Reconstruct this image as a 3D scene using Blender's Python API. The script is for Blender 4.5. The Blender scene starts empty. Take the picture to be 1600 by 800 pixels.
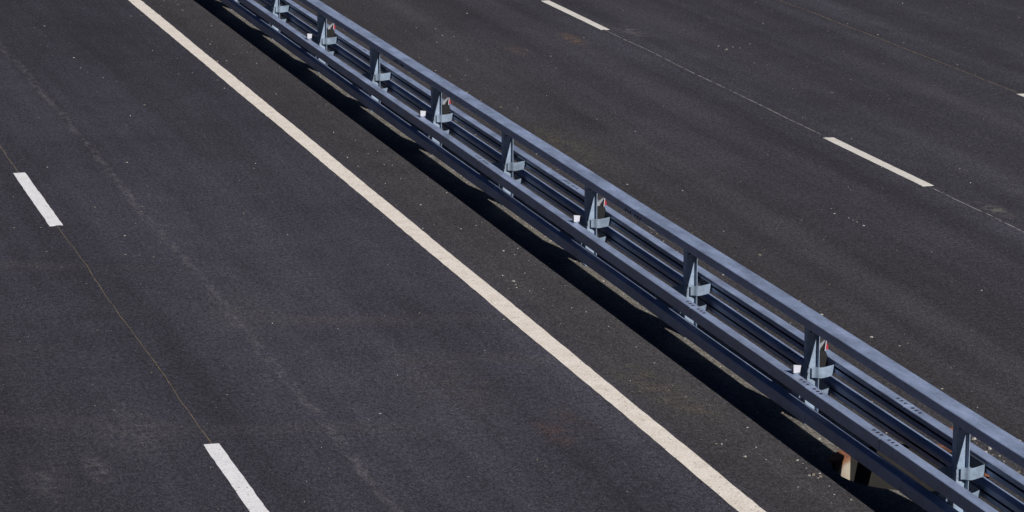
import bpy, bmesh, math, random
from mathutils import Vector, Matrix, noise
random.seed(7)
scene = bpy.context.scene
C = scene.collection
R = math.radians

# ------------------------------------------------------------------ helpers
def link(name, bm, mat, parent=None, smooth=False):
    me = bpy.data.meshes.new(name)
    bmesh.ops.recalc_face_normals(bm, faces=bm.faces)
    bm.to_mesh(me); bm.free()
    for m in (mat if isinstance(mat, (list, tuple)) else [mat]):
        me.materials.append(m)
    if smooth:
        for p in me.polygons: p.use_smooth = True
    o = bpy.data.objects.new(name, me); C.objects.link(o)
    if parent: o.parent = parent
    return o
def tag(o, label=None, cat=None, group=None, kind=None):
    if label: o['label'] = label
    if cat: o['category'] = cat
    if group: o['group'] = group
    if kind: o['kind'] = kind
    return o
def empty(name, loc):
    o = bpy.data.objects.new(name, None); C.objects.link(o); o.location = loc
    o.empty_display_size = .2
    return o
def box(bm, x0, x1, y0, y1, z0, z1, mi=0):
    v = [bm.verts.new((x, y, z)) for x in (x0, x1) for y in (y0, y1) for z in (z0, z1)]
    for f in ((0,1,3,2),(4,6,7,5),(0,4,5,1),(2,3,7,6),(0,2,6,4),(1,5,7,3)):
        bm.faces.new([v[i] for i in f]).material_index = mi
def rounded(pts, r, n=3):
    """round the inner corners of an open polyline (2D)"""
    out = [Vector(pts[0])]
    for i in range(1, len(pts)-1):
        p, a, b = Vector(pts[i]), Vector(pts[i-1]), Vector(pts[i+1])
        da, db = (a-p), (b-p)
        rr = min(r, da.length*.45, db.length*.45)
        s, e = p+da.normalized()*rr, p+db.normalized()*rr
        for k in range(n+1):
            t = k/n
            out.append(s*(1-t)**2 + p*2*t*(1-t) + e*t*t)
    out.append(Vector(pts[-1]))
    return out
def strip_outline(pts, t):
    """closed outline of a sheet of thickness t along an open 2D polyline"""
    L, Rr = [], []
    n = len(pts)
    for i in range(n):
        a = pts[max(i-1, 0)]; b = pts[min(i+1, n-1)]
        d = (b-a).normalized(); nn = Vector((-d.y, d.x))
        L.append(pts[i]+nn*t/2); Rr.append(pts[i]-nn*t/2)
    return L + Rr[::-1]
def sweep_y(bm, outline, ys, off):
    """sweep a closed XZ outline along Y"""
    rings = []
    for y in ys:
        dx, dz = off(y)
        rings.append([bm.verts.new((p.x+dx, y, p.y+dz)) for p in outline])
    n = len(outline)
    for a, b in zip(rings, rings[1:]):
        for i in range(n):
            bm.faces.new((a[i], a[(i+1) % n], b[(i+1) % n], b[i]))
    h = n//2
    for ring in (rings[0], rings[-1]):
        for i in range(h-1):
            bm.faces.new((ring[i], ring[i+1], ring[n-2-i], ring[n-1-i]))
def extrude_z(bm, outline, z0, z1):
    a = [bm.verts.new((p.x, p.y, z0)) for p in outline]
    b = [bm.verts.new((p.x, p.y, z1)) for p in outline]
    n = len(outline)
    for i in range(n):
        bm.faces.new((a[i], a[(i+1) % n], b[(i+1) % n], b[i]))
    h = n//2
    for ring in (a, b):
        for i in range(h-1):
            bm.faces.new((ring[i], ring[i+1], ring[n-2-i], ring[n-1-i]))
def disc(bm, c, ax, r, d, seg=6, sy=1.0, mi=0):
    """short prism; ax is the outward axis"""
    ax = Vector(ax).normalized(); q = ax.to_track_quat('Z', 'Y').to_matrix()
    c = Vector(c)
    lo, hi = [], []
    for k in range(seg):
        a = 2*math.pi*k/seg
        p = q @ Vector((r*math.cos(a), r*math.sin(a), 0))
        p.y *= sy
        lo.append(bm.verts.new(c+p)); hi.append(bm.verts.new(c+p*.92+ax*d))
    for k in range(seg):
        bm.faces.new((lo[k], lo[(k+1) % seg], hi[(k+1) % seg], hi[k])).material_index = mi
    bm.faces.new(hi).material_index = mi; bm.faces.new(lo).material_index = mi

# ------------------------------------------------------------------ materials
def new_mat(name):
    m = bpy.data.materials.new(name); m.use_nodes = True
    nt = m.node_tree; b = nt.nodes['Principled BSDF']
    return m, nt, b
class NB:
    def __init__(s, nt):
        s.nt = nt; s.L = nt.links
        g = nt.nodes.new('ShaderNodeNewGeometry'); s.pos = g.outputs['Position']
        s.sep = nt.nodes.new('ShaderNodeSeparateXYZ'); s.L.new(s.pos, s.sep.inputs[0])
    def _in(s, sock, v):
        if isinstance(v, bpy.types.NodeSocket): s.L.new(v, sock)
        else: sock.default_value = v
    def math(s, op, a, b=0.0, c=0.0, clamp=False):
        n = s.nt.nodes.new('ShaderNodeMath'); n.operation = op; n.use_clamp = clamp
        s._in(n.inputs[0], a); s._in(n.inputs[1], b); s._in(n.inputs[2], c)
        return n.outputs[0]
    def scaled(s, sc, off=(0, 0, 0)):
        n = s.nt.nodes.new('ShaderNodeMapping'); s.L.new(s.pos, n.inputs[0])
        n.inputs['Scale'].default_value = sc; n.inputs['Location'].default_value = off
        return n.outputs[0]
    def noise(s, vec, scale, detail=2, rough=.5, dist=0):
        n = s.nt.nodes.new('ShaderNodeTexNoise'); s.L.new(vec, n.inputs['Vector'])
        n.inputs['Scale'].default_value = scale; n.inputs['Detail'].default_value = detail
        n.inputs['Roughness'].default_value = rough; n.inputs['Distortion'].default_value = dist
        return n.outputs['Fac']
    def vor(s, vec, scale, rnd=1.0):
        n = s.nt.nodes.new('ShaderNodeTexVoronoi'); s.L.new(vec, n.inputs['Vector'])
        n.inputs['Scale'].default_value = scale; n.inputs['Randomness'].default_value = rnd
        return n.outputs['Distance'], n.outputs['Color']
    def rng(s, v, a, b, c, d, smooth=False):
        n = s.nt.nodes.new('ShaderNodeMapRange'); s._in(n.inputs[0], v)
        n.inputs[1].default_value = a; n.inputs[2].default_value = b
        n.inputs[3].default_value = c; n.inputs[4].default_value = d
        if smooth: n.interpolation_type = 'SMOOTHSTEP'
        return n.outputs[0]
    def mix(s, f, a, b, mode='MIX'):
        n = s.nt.nodes.new('ShaderNodeMix'); n.data_type = 'RGBA'; n.blend_type = mode
        s._in(n.inputs[0], f)
        s._in(n.inputs[6], a if isinstance(a, bpy.types.NodeSocket) else (*a, 1))
        s._in(n.inputs[7], b if isinstance(b, bpy.types.NodeSocket) else (*b, 1))
        return n.outputs[2]
    def val(s, v):            # scalar -> grey colour
        n = s.nt.nodes.new('ShaderNodeCombineColor')
        for i in range(3): s._in(n.inputs[i], v)
        return n.outputs[0]
    def bump(s, h, strength, dist, bsdf):
        n = s.nt.nodes.new('ShaderNodeBump'); n.inputs['Strength'].default_value = strength
        n.inputs['Distance'].default_value = dist; s._in(n.inputs['Height'], h)
        s.L.new(n.outputs[0], bsdf.inputs['Normal'])
    def band(s, x0, w, src=None, soft=.5):
        """1 near |X-x0|<w"""
        d = s.math('ABSOLUTE', s.math('SUBTRACT', src or s.sep.outputs[0], x0))
        return s.rng(d, w*(1-soft), w*(1+soft), 1, 0, True)
    def spot(s, x, y, rx, ry, nz):
        dx = s.math('DIVIDE', s.math('SUBTRACT', s.sep.outputs[0], x), rx)
        dy = s.math('DIVIDE', s.math('SUBTRACT', s.sep.outputs[1], y), ry)
        d = s.math('SQRT', s.math('ADD', s.math('MULTIPLY', dx, dx), s.math('MULTIPLY', dy, dy)))
        f = s.rng(d, .1, 1.1, 1, 0, True)
        return s.math('MULTIPLY', f, s.rng(nz, .35, .68, 0, 1, True))

def asphalt_material():
    m, nt, b = new_mat('asphalt'); N = NB(nt)
    X = N.sep.outputs[0]
    wob = N.math('MULTIPLY', N.math('SUBTRACT', N.noise(N.scaled((.3, .3, .3)), 1.0, 3), .5), .25)
    Xw = N.math('ADD', X, wob)
    # carriageway tones: cooler at left, a warmer newer strip round the barrier, neutral at right
    left = N.rng(Xw, 8.3, 8.9, 1, 0, True)
    right = N.rng(Xw, 10.9, 14.6, 0, 1, True)
    col = N.mix(left, (.0495, .0468, .0525), (.0460, .0442, .0585))
    col = N.mix(right, col, (.0485, .0462, .0590))
    # long soft streaks along the lanes (paver and tyre tracks)
    st = N.noise(N.scaled((1.5, .05, 1)), 1.0, 4, .6)
    col = N.mix(1.0, col, N.val(N.rng(st, .30, .70, .74, 1.26)), 'MULTIPLY')
    cross = N.noise(N.scaled((.22, .22, .22), (3, 9, 0)), 1.0, 5, .6, .6)
    col = N.mix(1.0, col, N.val(N.rng(cross, .25, .75, .82, 1.18)), 'MULTIPLY')
    mot = N.noise(N.scaled((1, .45, 1)), 3.2, 5, .65)
    col = N.mix(1.0, col, N.val(N.rng(mot, .25, .75, .86, 1.14)), 'MULTIPLY')
    # arcs of tyre scuffing at left
    d2 = N.nt.nodes.new('ShaderNodeVectorMath'); d2.operation = 'DISTANCE'
    N.L.new(N.pos, d2.inputs[0]); d2.inputs[1].default_value = (18, 60, 0)
    rw = N.math('ADD', d2.outputs['Value'], N.math('MULTIPLY', N.noise(N.pos, .5, 3), .8))
    for r0, w, k in ((33.4, .18, .08), (34.9, .16, .07), (31.6, .16, .06), (37.3, .2, .05)):
        f = N.math('MULTIPLY', N.band(r0, w, rw), N.rng(N.noise(N.pos, .35, 2), .42, .6, 0, k*4))
        f = N.math('MULTIPLY', f, left)
        col = N.mix(f, col, (.085, .082, .085))
    # chalky wear line in the left lane, paver seams at right
    cn = N.noise(N.scaled((9, 3.0, 9)), 1.0, 5, .7)
    seam = N.math('ADD', X, N.math('MULTIPLY', N.math('SUBTRACT', N.noise(N.scaled((1, .4, 1)), 1.0, 4), .5), .22))
    f = N.math('MULTIPLY', N.band(5.85, .05, seam), N.rng(cn, .40, .70, 0, .42, True))
    col = N.mix(f, col, (.17, .165, .17))
    f = N.math('MULTIPLY', N.band(16.9, .05, seam), N.rng(cn, .45, .70, 0, .35, True))
    col = N.mix(f, col, (.11, .108, .115))
    for x0, w, k in ((12.4, .22, .20), (13.9, .3, .16), (16.0, .3, .18), (17.6, .22, .2)):
        f = N.math('MULTIPLY', N.band(x0, w, Xw, .8), N.rng(N.noise(N.scaled((.8, .12, 1), (x0, 0, 0)), 1.0, 3), .4, .7, 0, k*2.3))
        col = N.mix(f, col, (.088, .085, .096))
    # darker oily band at right far side
    f = N.math('MULTIPLY', N.band(17.7, .9, Xw, .8), N.rng(cross, .45, .62, 0, .45, True))
    col = N.mix(f, col, (.036, .036, .043))
    for x0, w, k in ((11.7, .35, .5), (13.2, .4, .6), (16.5, .3, .4), (7.6, .4, .35), (3.4, .35, .3)):
        f = N.math('MULTIPLY', N.band(x0, w, Xw, .9), N.rng(N.noise(N.scaled((.6, .09, 1), (x0, 3, 0)), 1.0, 3), .35, .7, 0, k))
        col = N.mix(f, col, (.028, .027, .031))
    # dust beside and below the barrier
    dn = N.noise(N.scaled((1, .6, 1)), 4.0, 6, .7)
    f = N.math('MULTIPLY', N.band(10.05, 1.0, Xw, .7), N.rng(dn, .40, .72, 0, .42, True))
    col = N.mix(f, col, (.088, .081, .076))
    f = N.math('MULTIPLY', N.band(9.93, .30, X, .6), N.rng(dn, .3, .6, .35, .85, True))
    col = N.mix(f, col, (.205, .190, .165))
    # rust and dust stains
    sn = N.noise(N.pos, 6.0, 5, .65)
    for x, y, rx, ry, c, k in ((7.68, 24.5, .18, .55, (.10, .058, .045), .7), (7.95, 24.9, .22, .6, (.08, .06, .05), .5),
                               (8.95, 25.9, .3, 1.1, (.10, .085, .062), .5), (9.1, 25.0, .3, .9, (.12, .10, .07), .4),
                               (3.75, 24.6, .14, .55, (.2, .195, .195), .4), (3.3, 24.4, .25, .8, (.15, .148, .15), .3), (4.2, 25.6, .5, 1.2, (.1, .1, .1), .4),
                               (7.2, 26.3, .6, 1.6, (.07, .068, .062), .5), (6.0, 29.4, .5, 1.2, (.075, .078, .07), .5),
                               (15.15, 31.6, .16, .5, (.19, .18, .16), .65), (14.2, 44.5, .2, .8, (.2, .12, .07), .5), (16.6, 33.0, .3, .8, (.1, .095, .08), .5),
                               (11.6, 36.5, .5, 2.2, (.09, .078, .058), .6), (15.3, 45.0, .25, .9, (.17, .165, .17), .5), (13.1, 43.8, .2, .7, (.14, .09, .06), .4)):
        f = N.math('MULTIPLY', N.spot(x, y, rx, ry, sn), k)
        col = N.mix(f, col, c)
    # aggregate grain
    g1 = N.noise(N.scaled((1, .8, 1)), 62, 2, .6)
    g2 = N.noise(N.scaled((1, .55, 1), (5, 5, 0)), 26, 3, .6)
    col = N.mix(1.0, col, N.val(N.rng(g1, .30, .70, .30, 1.70)), 'MULTIPLY')
    col = N.mix(1.0, col, N.val(N.rng(g2, .30, .70, .62, 1.38)), 'MULTIPLY')
    vd, vc = N.vor(N.pos, 34)
    sc = nt.nodes.new('ShaderNodeSeparateColor'); N.L.new(vc, sc.inputs[0])
    pick = N.rng(sc.outputs[0], .955, .985, 0, 1)
    f = N.math('MULTIPLY', N.rng(vd, .20, .34, 1, 0), pick)
    col = N.mix(N.math('MULTIPLY', f, .55), col, (.22, .215, .21))
    pk2 = N.rng(sc.outputs[1], .90, .95, 0, 1)
    f = N.math('MULTIPLY', N.rng(vd, .25, .40, 1, 0), pk2)
    col = N.mix(N.math('MULTIPLY', f, .75), col, (.010, .010, .012))
    N.L.new(col, b.inputs['Base Color'])
    b.inputs['Roughness'].default_value = .92
    b.inputs['Specular IOR Level'].default_value = .18
    g3 = N.noise(N.scaled((1, .5, 1), (2, 8, 0)), 11, 3, .6)
    col = N.mix(1.0, col, N.val(N.rng(g3, .3, .7, .91, 1.09)), 'MULTIPLY')
    N.L.new(col, b.inputs['Base Color'])
    hgt = N.math('ADD', N.math('MULTIPLY', g1, .6), g2)
    N.bump(hgt, .55, .006, b)
    return m

def paint_material(name, c, worn, grain=1.0):
    m, nt, b = new_mat(name); N = NB(nt)
    n1 = N.noise(N.pos, 5, 5, .7); n2 = N.noise(N.scaled((1, .6, 1)), 55, 3, .6)
    col = N.mix(N.rng(n1, .35, .68, 0, 1, True), c, worn)
    col = N.mix(1.0, col, N.val(N.rng(n2, .25, .75, 1-.14*grain, 1+.14*grain)), 'MULTIPLY')
    vd, vc = N.vor(N.pos, 30)
    sc = nt.nodes.new('ShaderNodeSeparateColor'); N.L.new(vc, sc.inputs[0])
    f = N.math('MULTIPLY', N.rng(vd, .18, .40, 1, 0), N.rng(sc.outputs[0], .88, .94, 0, .75))
    col = N.mix(f, col, (.16, .145, .13))
    n3 = N.noise(N.scaled((1, .5, 1)), 14, 4, .75)
    col = N.mix(N.rng(n3, .60, .72, 0, .42), col, tuple(v*.55 for v in worn))
    N.L.new(col, b.inputs['Base Color']); b.inputs['Roughness'].default_value = .8
    b.inputs['Specular IOR Level'].default_value = .3
    N.bump(n2, .5*grain, .008, b)
    return m

def steel_material(name, c, rough=.48, metal=.55, dirt=1.0):
    m, nt, b = new_mat(name); N = NB(nt)
    n1 = N.noise(N.scaled((1, .35, 1)), 6, 5, .65)
    n2 = N.noise(N.pos, 40, 3, .6)
    n3 = N.noise(N.scaled((1, .12, 1)), 22, 4, .7)
    col = N.mix(N.rng(n1, .3, .7, 0, 1), tuple(v*.70 for v in c), tuple(min(1, v*1.28) for v in c))
    col = N.mix(1.0, col, N.val(N.rng(n2, .25, .75, .88, 1.12)), 'MULTIPLY')
    col = N.mix(N.rng(n3, .62, .72, 0, .6*dirt), col, (.46, .50, .62))       # scuffs
    n4 = N.noise(N.scaled((1, .5, 1), (7, 1, 3)), 9, 5, .7)
    col = N.mix(N.rng(n4, .60, .78, 0, .35*dirt), col, (.17, .17, .20))     # road film
    N.L.new(col, b.inputs['Base Color'])
    N.L.new(N.rng(n1, .3, .7, rough-.07, rough+.1), b.inputs['Roughness'])
    b.inputs['Metallic'].default_value = metal
    N.bump(N.math('ADD', n2, N.math('MULTIPLY', n1, 2.0)), .12, .004, b)
    return m
def plain(name, c, rough=.6, metal=0.0, var=.15, scale=30):
    m, nt, b = new_mat(name); N = NB(nt)
    n = N.noise(N.pos, scale, 4, .6)
    N.L.new(N.mix(1.0, c, N.val(N.rng(n, .25, .75, 1-var, 1+var)), 'MULTIPLY'), b.inputs['Base Color'])
    b.inputs['Roughness'].default_value = rough; b.inputs['Metallic'].default_value = metal
    return m
def rust_material():
    m, nt, b = new_mat('rust'); N = NB(nt)
    n = N.noise(N.pos, 14, 6, .7)
    col = N.mix(N.rng(n, .35, .65, 0, 1), (.30, .105, .045), (.13, .06, .04))
    N.L.new(col, b.inputs['Base Color']); b.inputs['Roughness'].default_value = .9
    N.bump(n, .6, .01, b)
    return m
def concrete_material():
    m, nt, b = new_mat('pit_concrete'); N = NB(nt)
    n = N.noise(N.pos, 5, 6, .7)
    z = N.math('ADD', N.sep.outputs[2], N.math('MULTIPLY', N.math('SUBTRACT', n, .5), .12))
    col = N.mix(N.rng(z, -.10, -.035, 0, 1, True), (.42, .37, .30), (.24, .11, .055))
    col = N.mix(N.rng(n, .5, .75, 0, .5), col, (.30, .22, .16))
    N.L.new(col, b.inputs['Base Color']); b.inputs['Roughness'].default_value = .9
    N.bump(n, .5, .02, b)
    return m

M = dict(
    asphalt=asphalt_material(),
    cream=paint_material('edge_line_paint', (.84, .78, .71), (.74, .67, .59), 1.25),
    white=paint_material('white_paint', (.86, .86, .88), (.78, .78, .80), 1.0),
    oldwhite=paint_material('aged_white_paint', (.76, .73, .68), (.66, .63, .58), .7),
    steel=steel_material('galvanised_steel', (.270, .335, .500), .50, .15),
    steelpost=steel_material('post_steel', (.26, .335, .45), .58, .15, .4),
    steelnew=steel_material('bracket_steel', (.225, .295, .39), .55, .15, 1.0),
    dark=plain('hole_shadow_black', (.012, .012, .014), .9),
    bolt_and_glint=plain('zinc_bolt_and_glint', (.62, .62, .64), .35, .6),  # bolts of the posts, and painted glints in the top rail's holes
    crack=plain('tan_crack_filler', (.17, .135, .085), .95, 0, .3, 9),
    chalk=plain('chalk_line', (.25, .245, .245), .95, 0, .3, 12),
    refl=plain('reflector_white', (.50, .51, .58), .35, 0, .05),
    grey=plain('reflector_grey', (.22, .24, .27), .6),
    red=plain('reflector_red', (.30, .02, .03), .35, 0, .1),
    black=plain('black_rubber', (.006, .006, .008), .9),
    rust=rust_material(), concrete=concrete_material(),
    pit_shade=plain('shaded_pit_wall', (.009, .008, .007), .95, 0, .4, 8),  # pit wall: near-black colour stands in for the shade inside
    chip=plain('pale_stone', (.36, .345, .32), .9, 0, .5, 60),
    chipd=plain('brown_stone', (.17, .145, .12), .9, 0, .3, 60),
)

# ------------------------------------------------------------------ layout (metres, X across the road, Y along it)
XC = 9.91                       # barrier centre line
SP = 3.084; Y0 = 21.14          # posts
PIT = (10.22, 22.72, .66)       # open drainage pit below the barrier

# ------------------------------------------------------------------ road surface (one sheet with the opening of the pit)
bm = bmesh.new()
seg = 48; S = .8
cx, cy, pr = PIT
ring, sq = [], []
for k in range(seg):
    a = 2*math.pi*k/seg
    c, s = math.cos(a), math.sin(a)
    ring.append(bm.verts.new((cx+pr*c, cy+pr*s, 0)))
    q = S/max(abs(c), abs(s))
    sq.append(bm.verts.new((cx+q*c, cy+q*s, 0)))
for k in range(seg):
    j = (k+1) % seg
    bm.faces.new((ring[k], sq[k], sq[j], ring[j]))
B = 2500
corner = [sq[i] for i in (seg//8, 3*seg//8, 5*seg//8, 7*seg//8)]
far = [bm.verts.new((cx+sx*B, cy+sy*B, 0)) for sx, sy in ((1, 1), (-1, 1), (-1, -1), (1, -1))]
for i in range(4):
    j = (i+1) % 4
    a, e = (seg//8 + i*seg//4), (seg//8 + j*seg//4)
    if e < a: e += seg
    side = [sq[k % seg] for k in range(a, e+1)]
    bm.faces.new([far[i]] + [far[j]] + side[::-1])
bmesh.ops.triangulate(bm, faces=[f for f in bm.faces if len(f.verts) > 4])
for f in bm.faces:
    f.normal_update()
road = link('road', bm, M['asphalt']); tag(road, kind='structure')

# ------------------------------------------------------------------ painted markings
def marking(name, x0, x1, y0, y1, mat, seed, wob=.004, step=.12, zt=.004, ends=.015, shape=None):
    rnd = random.Random(seed)
    bm = bmesh.new(); n = max(2, int((y1-y0)/step))
    lo, hi = [], []
    for i in range(n+1):
        y = y0+(y1-y0)*i/n
        a = x0+rnd.uniform(-wob, wob)+.010*noise.noise((seed, y*.3, 0))
        c = x1+rnd.uniform(-wob, wob)+.010*noise.noise((seed+9, y*.3, 0))
        if shape: a += shape(y)
        ya = yc = y
        if i in (0, n): ya += rnd.uniform(-ends, ends); yc += rnd.uniform(-ends, ends)
        m2 = [(a+(c-a)*t, ya+(yc-ya)*t+(rnd.uniform(-ends, ends)*.7 if (i in (0, n) and 0 < t < 1) else 0)) for t in (0, .3, .6, 1)]
        hi.append([bm.verts.new((x, yy, zt)) for x, yy in m2])
        lo.append((bm.verts.new((m2[0][0], ya, .0005)), bm.verts.new((m2[-1][0], yc, .0005))))
    for i in range(n):
        for k in range(3):
            bm.faces.new((hi[i][k], hi[i][k+1], hi[i+1][k+1], hi[i+1][k]))
        bm.faces.new((lo[i][0], hi[i][0], hi[i+1][0], lo[i+1][0]))
        bm.faces.new((hi[i][3], lo[i][1], lo[i+1][1], hi[i+1][3]))
    for i in (0, n):
        bm.faces.new([lo[i][0]] + hi[i] + [lo[i][1]])
    return link(name, bm, mat)

tag(marking('edge_line', 8.425, 8.625, -30, 160, M['cream'], 1, .004, .15, .0045),
    'long solid cream edge line left of the barrier', 'road marking')
tag(marking('edge_line', 11.115, 11.315, -30, 160, M['oldwhite'], 2, .003, .15,
            shape=lambda y: -.038*math.exp(-((y-31.9)/.9)**2)),
    'solid edge line mostly hidden behind the barrier, peeking out below its top rail', 'road marking')
tag(marking('lane_dash', 4.72, 4.865, 33.83, 36.83, M['white'], 3),
    'upper white dash of the left lane line', 'road marking', 'white dashes of the lane lines')
tag(marking('lane_dash', 4.72, 4.865, 21.95, 25.03, M['white'], 4),
    'lower white dash of the left lane line, cut by the bottom of the photo', 'road marking', 'white dashes of the lane lines')
tag(marking('lane_dash', 14.88, 15.02, 33.02, 36.12, M['oldwhite'], 5, .002),
    'complete white dash right of the barrier, middle of the right carriageway', 'road marking', 'white dashes of the lane lines')
tag(marking('lane_dash', 14.88, 15.02, 45.17, 48.3, M['oldwhite'], 6, .002),
    'white dash at the top edge right of the barrier, farthest away', 'road marking', 'white dashes of the lane lines')
tag(marking('lane_dash', 18.60, 18.74, 35.1, 38.27, M['oldwhite'], 7, .002),
    'tip of a white dash at the far right edge', 'road marking', 'white dashes of the lane lines')

# thin crack and chalk lines joining the dashes
def thin_line(name, x, y0, y1, w, wander, gap, mat, seed, freq=.5):
    rnd = random.Random(seed); bm = bmesh.new()
    n = int((y1-y0)/.05); prev = None
    for i in range(n+1):
        y = y0+(y1-y0)*i/n
        env = min(1, (i/n)*8, (1-i/n)*8)
        xx = x+env*wander*(noise.noise((seed, y*freq, 0))+.35*noise.noise((seed, y*freq*5, 3))+.15*noise.noise((seed, y*22, 3)))
        ww = w*(.6+.9*abs(noise.noise((seed+4, y*3, 1)))+.25*rnd.random())
        cur = (bm.verts.new((xx-ww/2, y, .002)), bm.verts.new((xx+ww/2, y, .002)))
        if rnd.random() < gap and prev:
            bm.verts.remove(cur[0]); bm.verts.remove(cur[1]); cur = (bm.verts.new((xx-.0012, y, .002)), bm.verts.new((xx+.0012, y, .002)))
        if prev: bm.faces.new((prev[0], prev[1], cur[1], cur[0]))
        prev = cur
    return link(name, bm, mat)
tag(thin_line('pavement_crack', 4.80, 25.0, 33.85, .008, .042, .03, M['crack'], 11, .45), 'thin wavy tan crack between the two left dashes', 'crack')
tag(thin_line('pavement_crack', 4.79, 36.8, 60, .010, .06, .05, M['crack'], 12), 'short tan crack above the upper left dash', 'crack')
tag(thin_line('chalk_line', 14.94, 36.1, 45.2, .018, .03, .30, M['chalk'], 13), 'pale dotted guide line between the two right dashes', 'guide line')
tag(thin_line('chalk_line', 14.95, 21.0, 33.03, .020, .05, .30, M['chalk'], 14), 'pale dotted guide line running from the complete right dash to the right edge', 'guide line')
tag(thin_line('pavement_crack', 18.66, 38.25, 62, .016, .04, .12, M['crack'], 15), 'faint tan seam line near the upper right corner', 'crack')

# ------------------------------------------------------------------ the barrier
bar = empty('safety_barrier', (XC, 30, 0))
tag(bar, 'galvanised steel double sided median safety barrier with square top rail between the carriageways', 'crash barrier')
bar.location = (0, 0, 0)
YA, YB = 13.2, 66.0
ZT, WT, HT = .953, .176, .087        # top rail
UT, LT, HW, HH = .523, .317, .10, .111   # upper / lower side rails

def wob(seed, ax=.004, az=.0035):
    return lambda y: (ax*noise.noise((seed, y*.22, 0))*1.6, az*noise.noise((seed+5, y*.3, 7))*1.6)
def stations(a, b, step=.5):
    n = max(1, int((b-a)/step)); return [a+(b-a)*i/n for i in range(n+1)]
def rail(name, outline, joints, off):
    """sections of one rail, each a part of its own; returns [(y_start, y_end, object)]"""
    cuts = [YA]+sorted(joints)+[YB]; secs = []
    for i in range(len(cuts)-1):
        a = cuts[i]+(.0035 if i else 0); b = cuts[i+1]-(.0035 if i < len(cuts)-2 else 0)
        jz = random.uniform(-.0015, .0015); jx = random.uniform(-.002, .002)
        bm = bmesh.new()
        sweep_y(bm, outline, stations(a, b), lambda y: (off(y)[0]+jx, off(y)[1]+jz))
        secs.append((a, b, link(name, bm, M['steel'], bar)))
    return secs
def owner(secs, y):
    for a, b, o in secs:
        if a-.01 <= y <= b+.01: return o
    return secs[0][2]
def c_profile(sign, x_outer, top, w, h, t=.004):
    """side rail: C section, slot towards the barrier's centre"""
    z0 = top-h
    P = [(w-t, h*.40), (w-t, 0), (0, 0), (0, h), (w-t, h), (w-t, h*.60)]
    P = rounded(P, .008)
    P = [Vector((x_outer+sign*(p.x+t/2), z0+t/2+p.y*(h-t)/h)) for p in P]
    return strip_outline(P, t)
HOLES = (-.225, -.150, -.075, .075, .150, .225)
_small = {}
def small(name, parent, p, ax, r, d, mat, seg=8):
    key = (name, tuple(ax), r, d)
    if key not in _small:
        bm = bmesh.new(); disc(bm, (0, 0, 0), ax, r, d, seg)
        o = link(name, bm, mat); _small[key] = o.data
    else:
        o = bpy.data.objects.new(name, _small[key]); C.objects.link(o)
    o.parent = parent; o.location = p
    return o
def sleeve(secs, outline, joints, off):
    for j in joints:
        bm = bmesh.new(); sweep_y(bm, outline, [j-.28, j+.28], off)
        link('joint_sleeve', bm, M['black'], owner(secs, j+.05))
def seen(y): return 20 < y < 50

# top rail: C section open below
t = .005
P = rounded([(-.03, 0), (-WT/2+t/2, 0), (-WT/2+t/2, HT-t), (WT/2-t/2, HT-t), (WT/2-t/2, 0), (.03, 0)], .011, 4)
top_out = strip_outline([Vector((XC+p.x, ZT-HT+t/2+p.y)) for p in P], t)
off_t = wob(3, .005, .004)
jt = [19.35, 28.75, 38.05, 47.4, 56.7]
top = rail('top_rail', top_out, jt, off_t)
sl = strip_outline([Vector((XC+p.x*.92, ZT-HT+t/2+.004+p.y*.86)) for p in P], .004)
sleeve(top, sl, jt, off_t)
for j in jt:
    if not seen(j): continue
    dx, dz = off_t(j)
    for h in HOLES:
        o = owner(top, j+h)
        small('bolt_hole', o, (XC-WT/2+dx-.001, j+h, ZT-.060+dz), (-1, 0, 0), .017, .0035, M['dark'])
        small('bolt_and_glint', o, (XC-WT/2+dx-.004, j+h-.003, ZT-.060+dz), (-1, -.4, .4), .008, .007, M['bolt_and_glint'], 6)  # pale heads added to imitate light glinting through the holes

near_out, far_out = 9.58, 10.24
specs = [('guide_rail', 1, near_out, UT, [21.95, 23.52, 26.37, 33.55, 42.55, 51.8, 61.0], 21),
         ('guide_rail', -1, far_out, UT, [22.75, 31.94, 41.16, 50.4, 59.6], 22),
         ('guide_rail', 1, near_out-.002, LT, [21.5, 23.5, 32.75, 42.0, 51.2], 23),
         ('guide_rail', -1, far_out, LT, [22.46, 25.19, 34.3, 43.6, 52.8], 24)]
for name, sg, xo, zt, js, sd in specs:
    off = wob(sd)
    out = c_profile(sg, xo, zt, HW, HH)
    r = rail(name, out, js, off)
    inner = c_profile(sg, xo+sg*.006, zt-.006, HW-.012, HH-.012)
    sleeve(r, inner, js, off)
    for j in js:
        if not seen(j) or (zt == LT and j != 25.19): continue
        for h in HOLES:
            dx, dz = off(j+h)
            small('bolt_hole', owner(r, j+h), (xo+sg*.052+dx, j+h, zt+dz-.001), (0, 0, 1), .0165, .0035, M['dark'])

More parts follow.
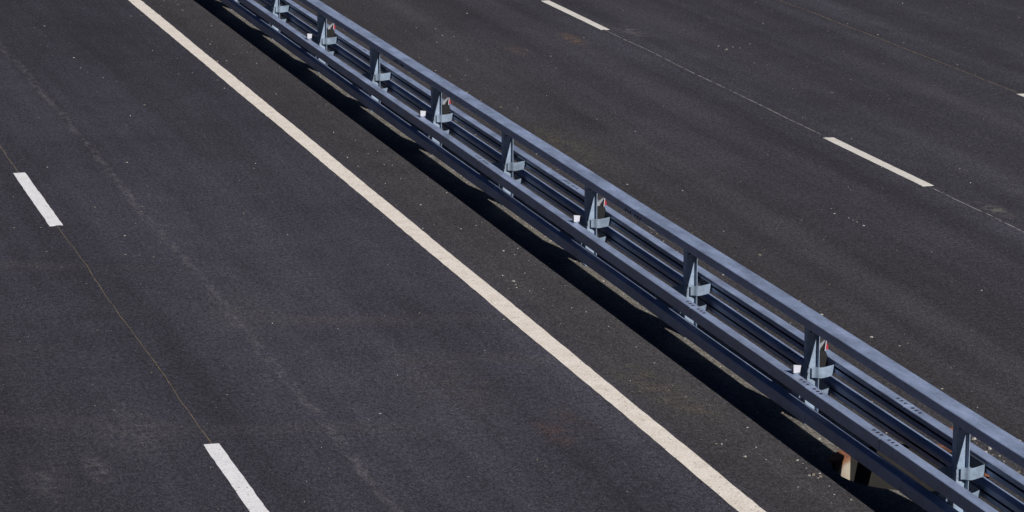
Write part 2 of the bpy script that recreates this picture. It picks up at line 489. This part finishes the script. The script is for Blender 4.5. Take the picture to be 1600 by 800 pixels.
# ---- one post with its straps, then copies
post_root = []
def make_post(y):
    bm = bmesh.new()
    # C section opening towards the viewer's end: web at the back, flanges forward
    P = rounded([(-.046, -.055), (-.060, -.055), (-.060, 0), (.060, 0), (.060, -.055)], .009)
    extrude_z(bm, strip_outline([Vector((p.x, p.y+.02)) for p in P], .005), .012, ZT-HT+.004)
    # small cap plate to carry the top rail
    box(bm, -.075, .075, -.05, .04, ZT-HT-.004, ZT-HT+.0005)
    o = link('post', bm, M['steelpost'], bar); o.location = (XC, y, 0)
    kids = []
    bm = bmesh.new(); box(bm, -.075, .075, -.075, .06, .001, .012)
    kids.append(link('base_plate', bm, M['steelpost'], o))
    for zt_, reach in ((.493, .2235), (.290, .190)):
        for sg in (1, -1):
            P = rounded([(0.004, -.012), (.034, -.020), (.060, -.052), (.100, -.046), (reach, .018), (reach, .30)], .02, 4)
            P = [Vector((p.x*sg, p.y*sg)) for p in P]
            bm = bmesh.new(); extrude_z(bm, strip_outline(P, .004), zt_-.095, zt_)
            kids.append(link('spacer_strap', bm, M['steelnew'], o))
    for z in (.488, .428): kids.append(small('bolt_hole', o, (-.026, .0165, z), (0, -1, 0), .0115, .004, M['dark']))
    for x, z in ((-.03, .845), (.0, .80), (-.035, .80)): kids.append(small('bolt_hole', o, (x, .0165, z), (0, -1, 0), .009, .0031, M['dark']))
    for z in (.484, .424): kids.append(small('bolt_and_glint', o, (-.021, .013, z), (0, -1, 0), .006, .0081, M['bolt_and_glint'], 6))
    return o, kids
posts = []
p0, kids0 = make_post(Y0)
posts.append((0, p0))
for k in list(range(-2, 0))+list(range(1, 15)):
    c = p0.copy(); C.objects.link(c); c.parent = bar
    c.location = (XC+random.uniform(-.004, .004), Y0+SP*k+random.uniform(-.015, .015), 0)
    c.rotation_euler = (random.uniform(-.006, .006), random.uniform(-.004, .004), random.uniform(-.03, .03))
    for q in kids0:
        d = q.copy(); C.objects.link(d); d.parent = c
    posts.append((k, c))

# ---- delineator reflectors at every second post
def near_reflector(y):
    root = empty('reflector', (near_out+.082, y, UT)); root.parent = bar; root.scale = (1.05, 1.05, 1.05); root.rotation_euler = (R(-4), 0, R(random.uniform(-8, 4)))
    bm = bmesh.new()
    box(bm, -.012, .012, -.003, .003, -.001, .016)
    box(bm, -.030, .030, -.004, .05, -.0005, .002)
    link('bracket', bm, M['steelnew'], root)
    bm = bmesh.new()      # tapered housing
    f = [(-.030, -.010, .012), (.026, -.010, .016), (.036, -.010, .074), (-.030, -.010, .082)]
    bk = [(-.036, .022, .016), (.012, .022, .018), (.018, .022, .066), (-.040, .022, .074)]
    a = [bm.verts.new(p) for p in f]; b = [bm.verts.new(p) for p in bk]
    bm.faces.new(a); bm.faces.new(b[::-1])
    for i in range(4): bm.faces.new((a[i], b[i], b[(i+1) % 4], a[(i+1) % 4]))
    link('housing', bm, M['grey'], root)
    bm = bmesh.new()
    a = [bm.verts.new((x*.97, -.0125, z)) for x, _, z in f]; b = [bm.verts.new((x*.97, -.0105, z)) for x, _, z in f]
    bm.faces.new(a); bm.faces.new(b[::-1])
    for i in range(4): bm.faces.new((a[i], b[i], b[(i+1) % 4], a[(i+1) % 4]))
    link('reflective_face', bm, M['refl'], root)
    root['label'] = 'white faced reflector standing on the near upper rail'
def far_reflector(y):
    root = empty('reflector', (10.135, y, UT)); root.parent = bar
    bm = bmesh.new()      # curved black arm rising from the strap
    pts = [(.0, 0, -.09), (.0, .02, .0), (-.012, .05, .05), (-.022, .07, .085)]
    prev = None
    for i, p in enumerate(pts):
        w = (.12, .105, .06, .012)[i]
        cur = [bm.verts.new((p[0]-w, p[1]+.03, p[2])), bm.verts.new((p[0]+.008, p[1], p[2])), bm.verts.new((p[0]+.008, p[1]+.01, p[2])), bm.verts.new((p[0]-w, p[1]+.04, p[2]))]
        if prev:
            for j in range(4): bm.faces.new((prev[j], prev[(j+1) % 4], cur[(j+1) % 4], cur[j]))
        else: bm.faces.new(cur)
        prev = cur
    bm.faces.new(prev)
    link('bracket', bm, M['black'], root)
    def prism(name, tri, y0, y1, mat):
        bm = bmesh.new()
        a = [bm.verts.new((x, y0, z)) for x, z in tri]; b = [bm.verts.new((x, y1, z)) for x, z in tri]
        bm.faces.new(a); bm.faces.new(b[::-1]); n = len(tri)
        for i in range(n): bm.faces.new((a[i], b[i], b[(i+1) % n], a[(i+1) % n]))
        link(name, bm, mat, root)
    prism('housing', [(-.085, .045), (-.02, .055), (-.004, .135), (-.085, .085)], .055, .075, M['grey'])
    prism('back_plate', [(-.05, .06), (-.012, .058), (-.004, .125)], .045, .053, M['black'])
    prism('reflective_face', [(-.012, .060), (.022, .052), (.020, .088), (-.002, .128)], .040, .060, M['red'])
    prism('rim', [(-.016, .045), (-.010, .045), (.000, .135), (-.006, .138)], .030, .039, M['refl'])
    root['label'] = 'red edged pointed reflector behind the post on the far rail'
for k in (1, 3, 5, 7, 9):
    y = Y0+SP*k
    near_reflector(y-.30)
    far_reflector(y+.16)

# ------------------------------------------------------------------ drainage pit below the barrier
pit = empty('drainage_pit', (cx, cy, 0))
tag(pit, 'round open concrete drainage pit with rusty rim under the barrier near the bottom right', 'drain')
def tube(bm, r0, r1, z0, z1, a0=0, a1=360, jag=0):
    full = a1-a0 >= 360; seg = max(4, int((a1-a0)/6)); m = seg if full else seg+1
    rows = []
    for z, r in ((z0, r1), (z1, r1), (z1, r0), (z0, r0)):
        row = []
        for k in range(m):
            a = R(a0+(a1-a0)*k/seg)
            row.append(bm.verts.new((r*math.cos(a), r*math.sin(a), z+(jag*noise.noise((math.cos(a)*6, math.sin(a)*6, r)) if z == z1 else 0))))
        rows.append(row)
    for i in range(4):
        a, b = rows[i], rows[(i+1) % 4]
        for k in range(m if full else m-1):
            j = (k+1) % m
            bm.faces.new((a[k], a[j], b[j], b[k]))
    if not full:
        for k in (0, m-1): bm.faces.new([r_[k] for r_ in rows])
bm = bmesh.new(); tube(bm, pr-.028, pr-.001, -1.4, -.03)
link('shaft_wall', bm, M['pit_shade'], pit, True)
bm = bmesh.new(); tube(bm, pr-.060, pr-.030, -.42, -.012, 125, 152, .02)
link('concrete_ring', bm, M['concrete'], pit)  # concrete kept to the sunlit stretch; the wall's dark colour carries the shade
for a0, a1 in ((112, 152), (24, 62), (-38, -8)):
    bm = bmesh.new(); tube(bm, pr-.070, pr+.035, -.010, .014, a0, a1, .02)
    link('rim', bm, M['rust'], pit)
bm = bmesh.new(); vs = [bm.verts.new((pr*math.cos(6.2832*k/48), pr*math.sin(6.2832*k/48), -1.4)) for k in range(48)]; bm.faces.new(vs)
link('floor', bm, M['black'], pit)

# a rusty steel scrap beyond the pit
bm = bmesh.new()
o_ = [(-.16, -.07), (-.05, -.13), (.10, -.09), (.17, .02), (.08, .12), (-.08, .10)]
a = [bm.verts.new((x, y, .02+.1*noise.noise((x*5, y*5, 2)))) for x, y in o_]; b = [bm.verts.new((v.co.x, v.co.y, v.co.z+.014)) for v in a]
bm.faces.new(b); bm.faces.new(a[::-1])
for i in range(6): bm.faces.new((a[i], a[(i+1) % 6], b[(i+1) % 6], b[i]))
s = link('rusty_plate', bm, M['rust']); s.location = (10.93, 23.55, 0)
tag(s, 'small flat rusty steel scrap lying behind the last post', 'scrap metal')

# ------------------------------------------------------------------ loose stones
def stones(name, spots, mat):
    bm = bmesh.new()
    for x, y, r in spots:
        if math.hypot(x-cx, y-cy) < pr+.05: continue
        zs = random.uniform(.45, .8); rot = random.random()*6.28; st = random.uniform(1, 1.8)
        base = [(1, 0, 0), (.2, .9, 0), (-.9, .3, 0), (-.4, -.8, 0), (.5, -.7, 0)]
        cs, sn = math.cos(rot), math.sin(rot)
        def P(px, py, pz):
            px *= st; return (x+r*(px*cs-py*sn), y+r*(px*sn+py*cs), max(0.0006, r*pz*zs))
        lo = [bm.verts.new(P(a*random.uniform(.8, 1.1), b_*random.uniform(.8, 1.1), 0)) for a, b_, _ in base]
        mid = [bm.verts.new(P(a*.75*random.uniform(.8, 1.1), b_*.75, 1+random.uniform(-.2, .3))) for a, b_, _ in base]
        bm.faces.new(mid)
        for i in range(5): bm.faces.new((lo[i], lo[(i+1) % 5], mid[(i+1) % 5], mid[i]))
    return tag(link(name, bm, mat), kind='stuff')
pale, brown = [], []
for _ in range(600):
    x = random.uniform(1, 23); y = random.uniform(20, 56)
    pale.append((x, y, .003+.008*random.random()**4))
for _ in range(500):
    x = random.gauss(9.6, .55); y = 18+random.random()**1.1*34
    pale.append((x, y, .003+.008*random.random()**3))
for _ in range(550):
    x = random.gauss(11.0, .4); y = 18+random.random()**1.3*36
    (pale if random.random() < .5 else brown).append((x, y, .0035+.013*random.random()**3))
for _ in range(2600):
    x = random.gauss(9.93, .14); y = 18+random.random()*34
    (pale if random.random() < .4 else brown).append((x, y, 0.003+.008*random.random()**2))
for _ in range(40):       # crumbs round the pit
    a = random.random()*6.283; d = pr+.06+abs(random.gauss(0, .28))
    (pale if random.random() < .6 else brown).append((cx+d*math.cos(a), cy+d*math.sin(a), 0.004+.012*random.random()**2))
for _ in range(90):
    (pale if random.random() < .65 else brown).append((random.gauss(11.12, .12), random.uniform(20.5, 23.8), .007+.022*random.random()**2))
for cxx, cyy, n in ((13.3, 31.7, 7), (9.1, 23.6, 3), (8.9, 29.7, 6), (12.5, 46, 4), (16.2, 43, 5)):
    for _ in range(n): pale.append((random.gauss(cxx, .12), random.gauss(cyy, .3), .005+.008*random.random()))
for _ in range(1200):
    brown.append((random.uniform(1, 23), random.uniform(20, 56), .004+.006*random.random()**2))
g1 = stones('pale_gravel', pale, M['chip']); g1['label'] = 'pale stone crumbs scattered over the asphalt'
g1['category'] = 'gravel'
g2 = stones('brown_gravel', brown, M['chipd']); g2['label'] = 'brown grit scattered mostly along the barrier'
g2['category'] = 'gravel'

# ------------------------------------------------------------------ light
shadow = Vector((-.255, 1.5, -1.0))        # the way the light travels
sd = bpy.data.lights.new('sun', 'SUN'); sd.energy = 5.0; sd.angle = R(.53); sd.color = (1, .955, .90)
so = bpy.data.objects.new('sun', sd); C.objects.link(so)
so.rotation_euler = shadow.to_track_quat('-Z', 'Y').to_euler()
w = bpy.data.worlds.new('World'); scene.world = w; w.use_nodes = True
nt = w.node_tree; bg = nt.nodes['Background']
sky = nt.nodes.new('ShaderNodeTexSky'); sky.sky_type = 'NISHITA'; sky.sun_disc = False
sky.sun_elevation = math.atan(1/math.hypot(.255, 1.5)); sky.sun_rotation = math.atan2(.255, -1.5)
sky.air_density = 1.0; sky.dust_density = .5; sky.ozone_density = 4.0
tint = nt.nodes.new('ShaderNodeMix'); tint.data_type = 'RGBA'; tint.blend_type = 'MULTIPLY'
tint.inputs[0].default_value = 1.0; tint.inputs[7].default_value = (.66, .84, 1.15, 1)
nt.links.new(sky.outputs[0], tint.inputs[6]); 
tc = nt.nodes.new('ShaderNodeTexCoord'); sp = nt.nodes.new('ShaderNodeSeparateXYZ'); mr = nt.nodes.new('ShaderNodeMapRange')
nt.links.new(tc.outputs['Generated'], sp.inputs[0]); nt.links.new(sp.outputs[2], mr.inputs[0])
mr.inputs[1].default_value = .2; mr.inputs[2].default_value = .85; mr.inputs[3].default_value = .03; mr.inputs[4].default_value = 1.7
sc2 = nt.nodes.new('ShaderNodeVectorMath'); sc2.operation = 'SCALE'
nt.links.new(tint.outputs[2], sc2.inputs[0]); nt.links.new(mr.outputs[0], sc2.inputs[3])
nt.links.new(sc2.outputs[0], bg.inputs[0]); bg.inputs[1].default_value = .020

# ------------------------------------------------------------------ camera
f_px = 4870.0; pitch = math.atan(1145/f_px); yaw = math.atan(1490*math.cos(pitch)/f_px)
cd = bpy.data.cameras.new('camera'); cam = bpy.data.objects.new('camera', cd); C.objects.link(cam)
cd.sensor_width = 36; cd.lens = f_px/1600*36; cd.clip_start = .5; cd.clip_end = 6000
cam.location = (0, 0, 7.6); cam.rotation_euler = (math.pi/2-pitch, 0, -yaw)
scene.camera = cam
scene.view_settings.view_transform = 'Standard'; scene.view_settings.look = 'None'
scene.view_settings.exposure = 0
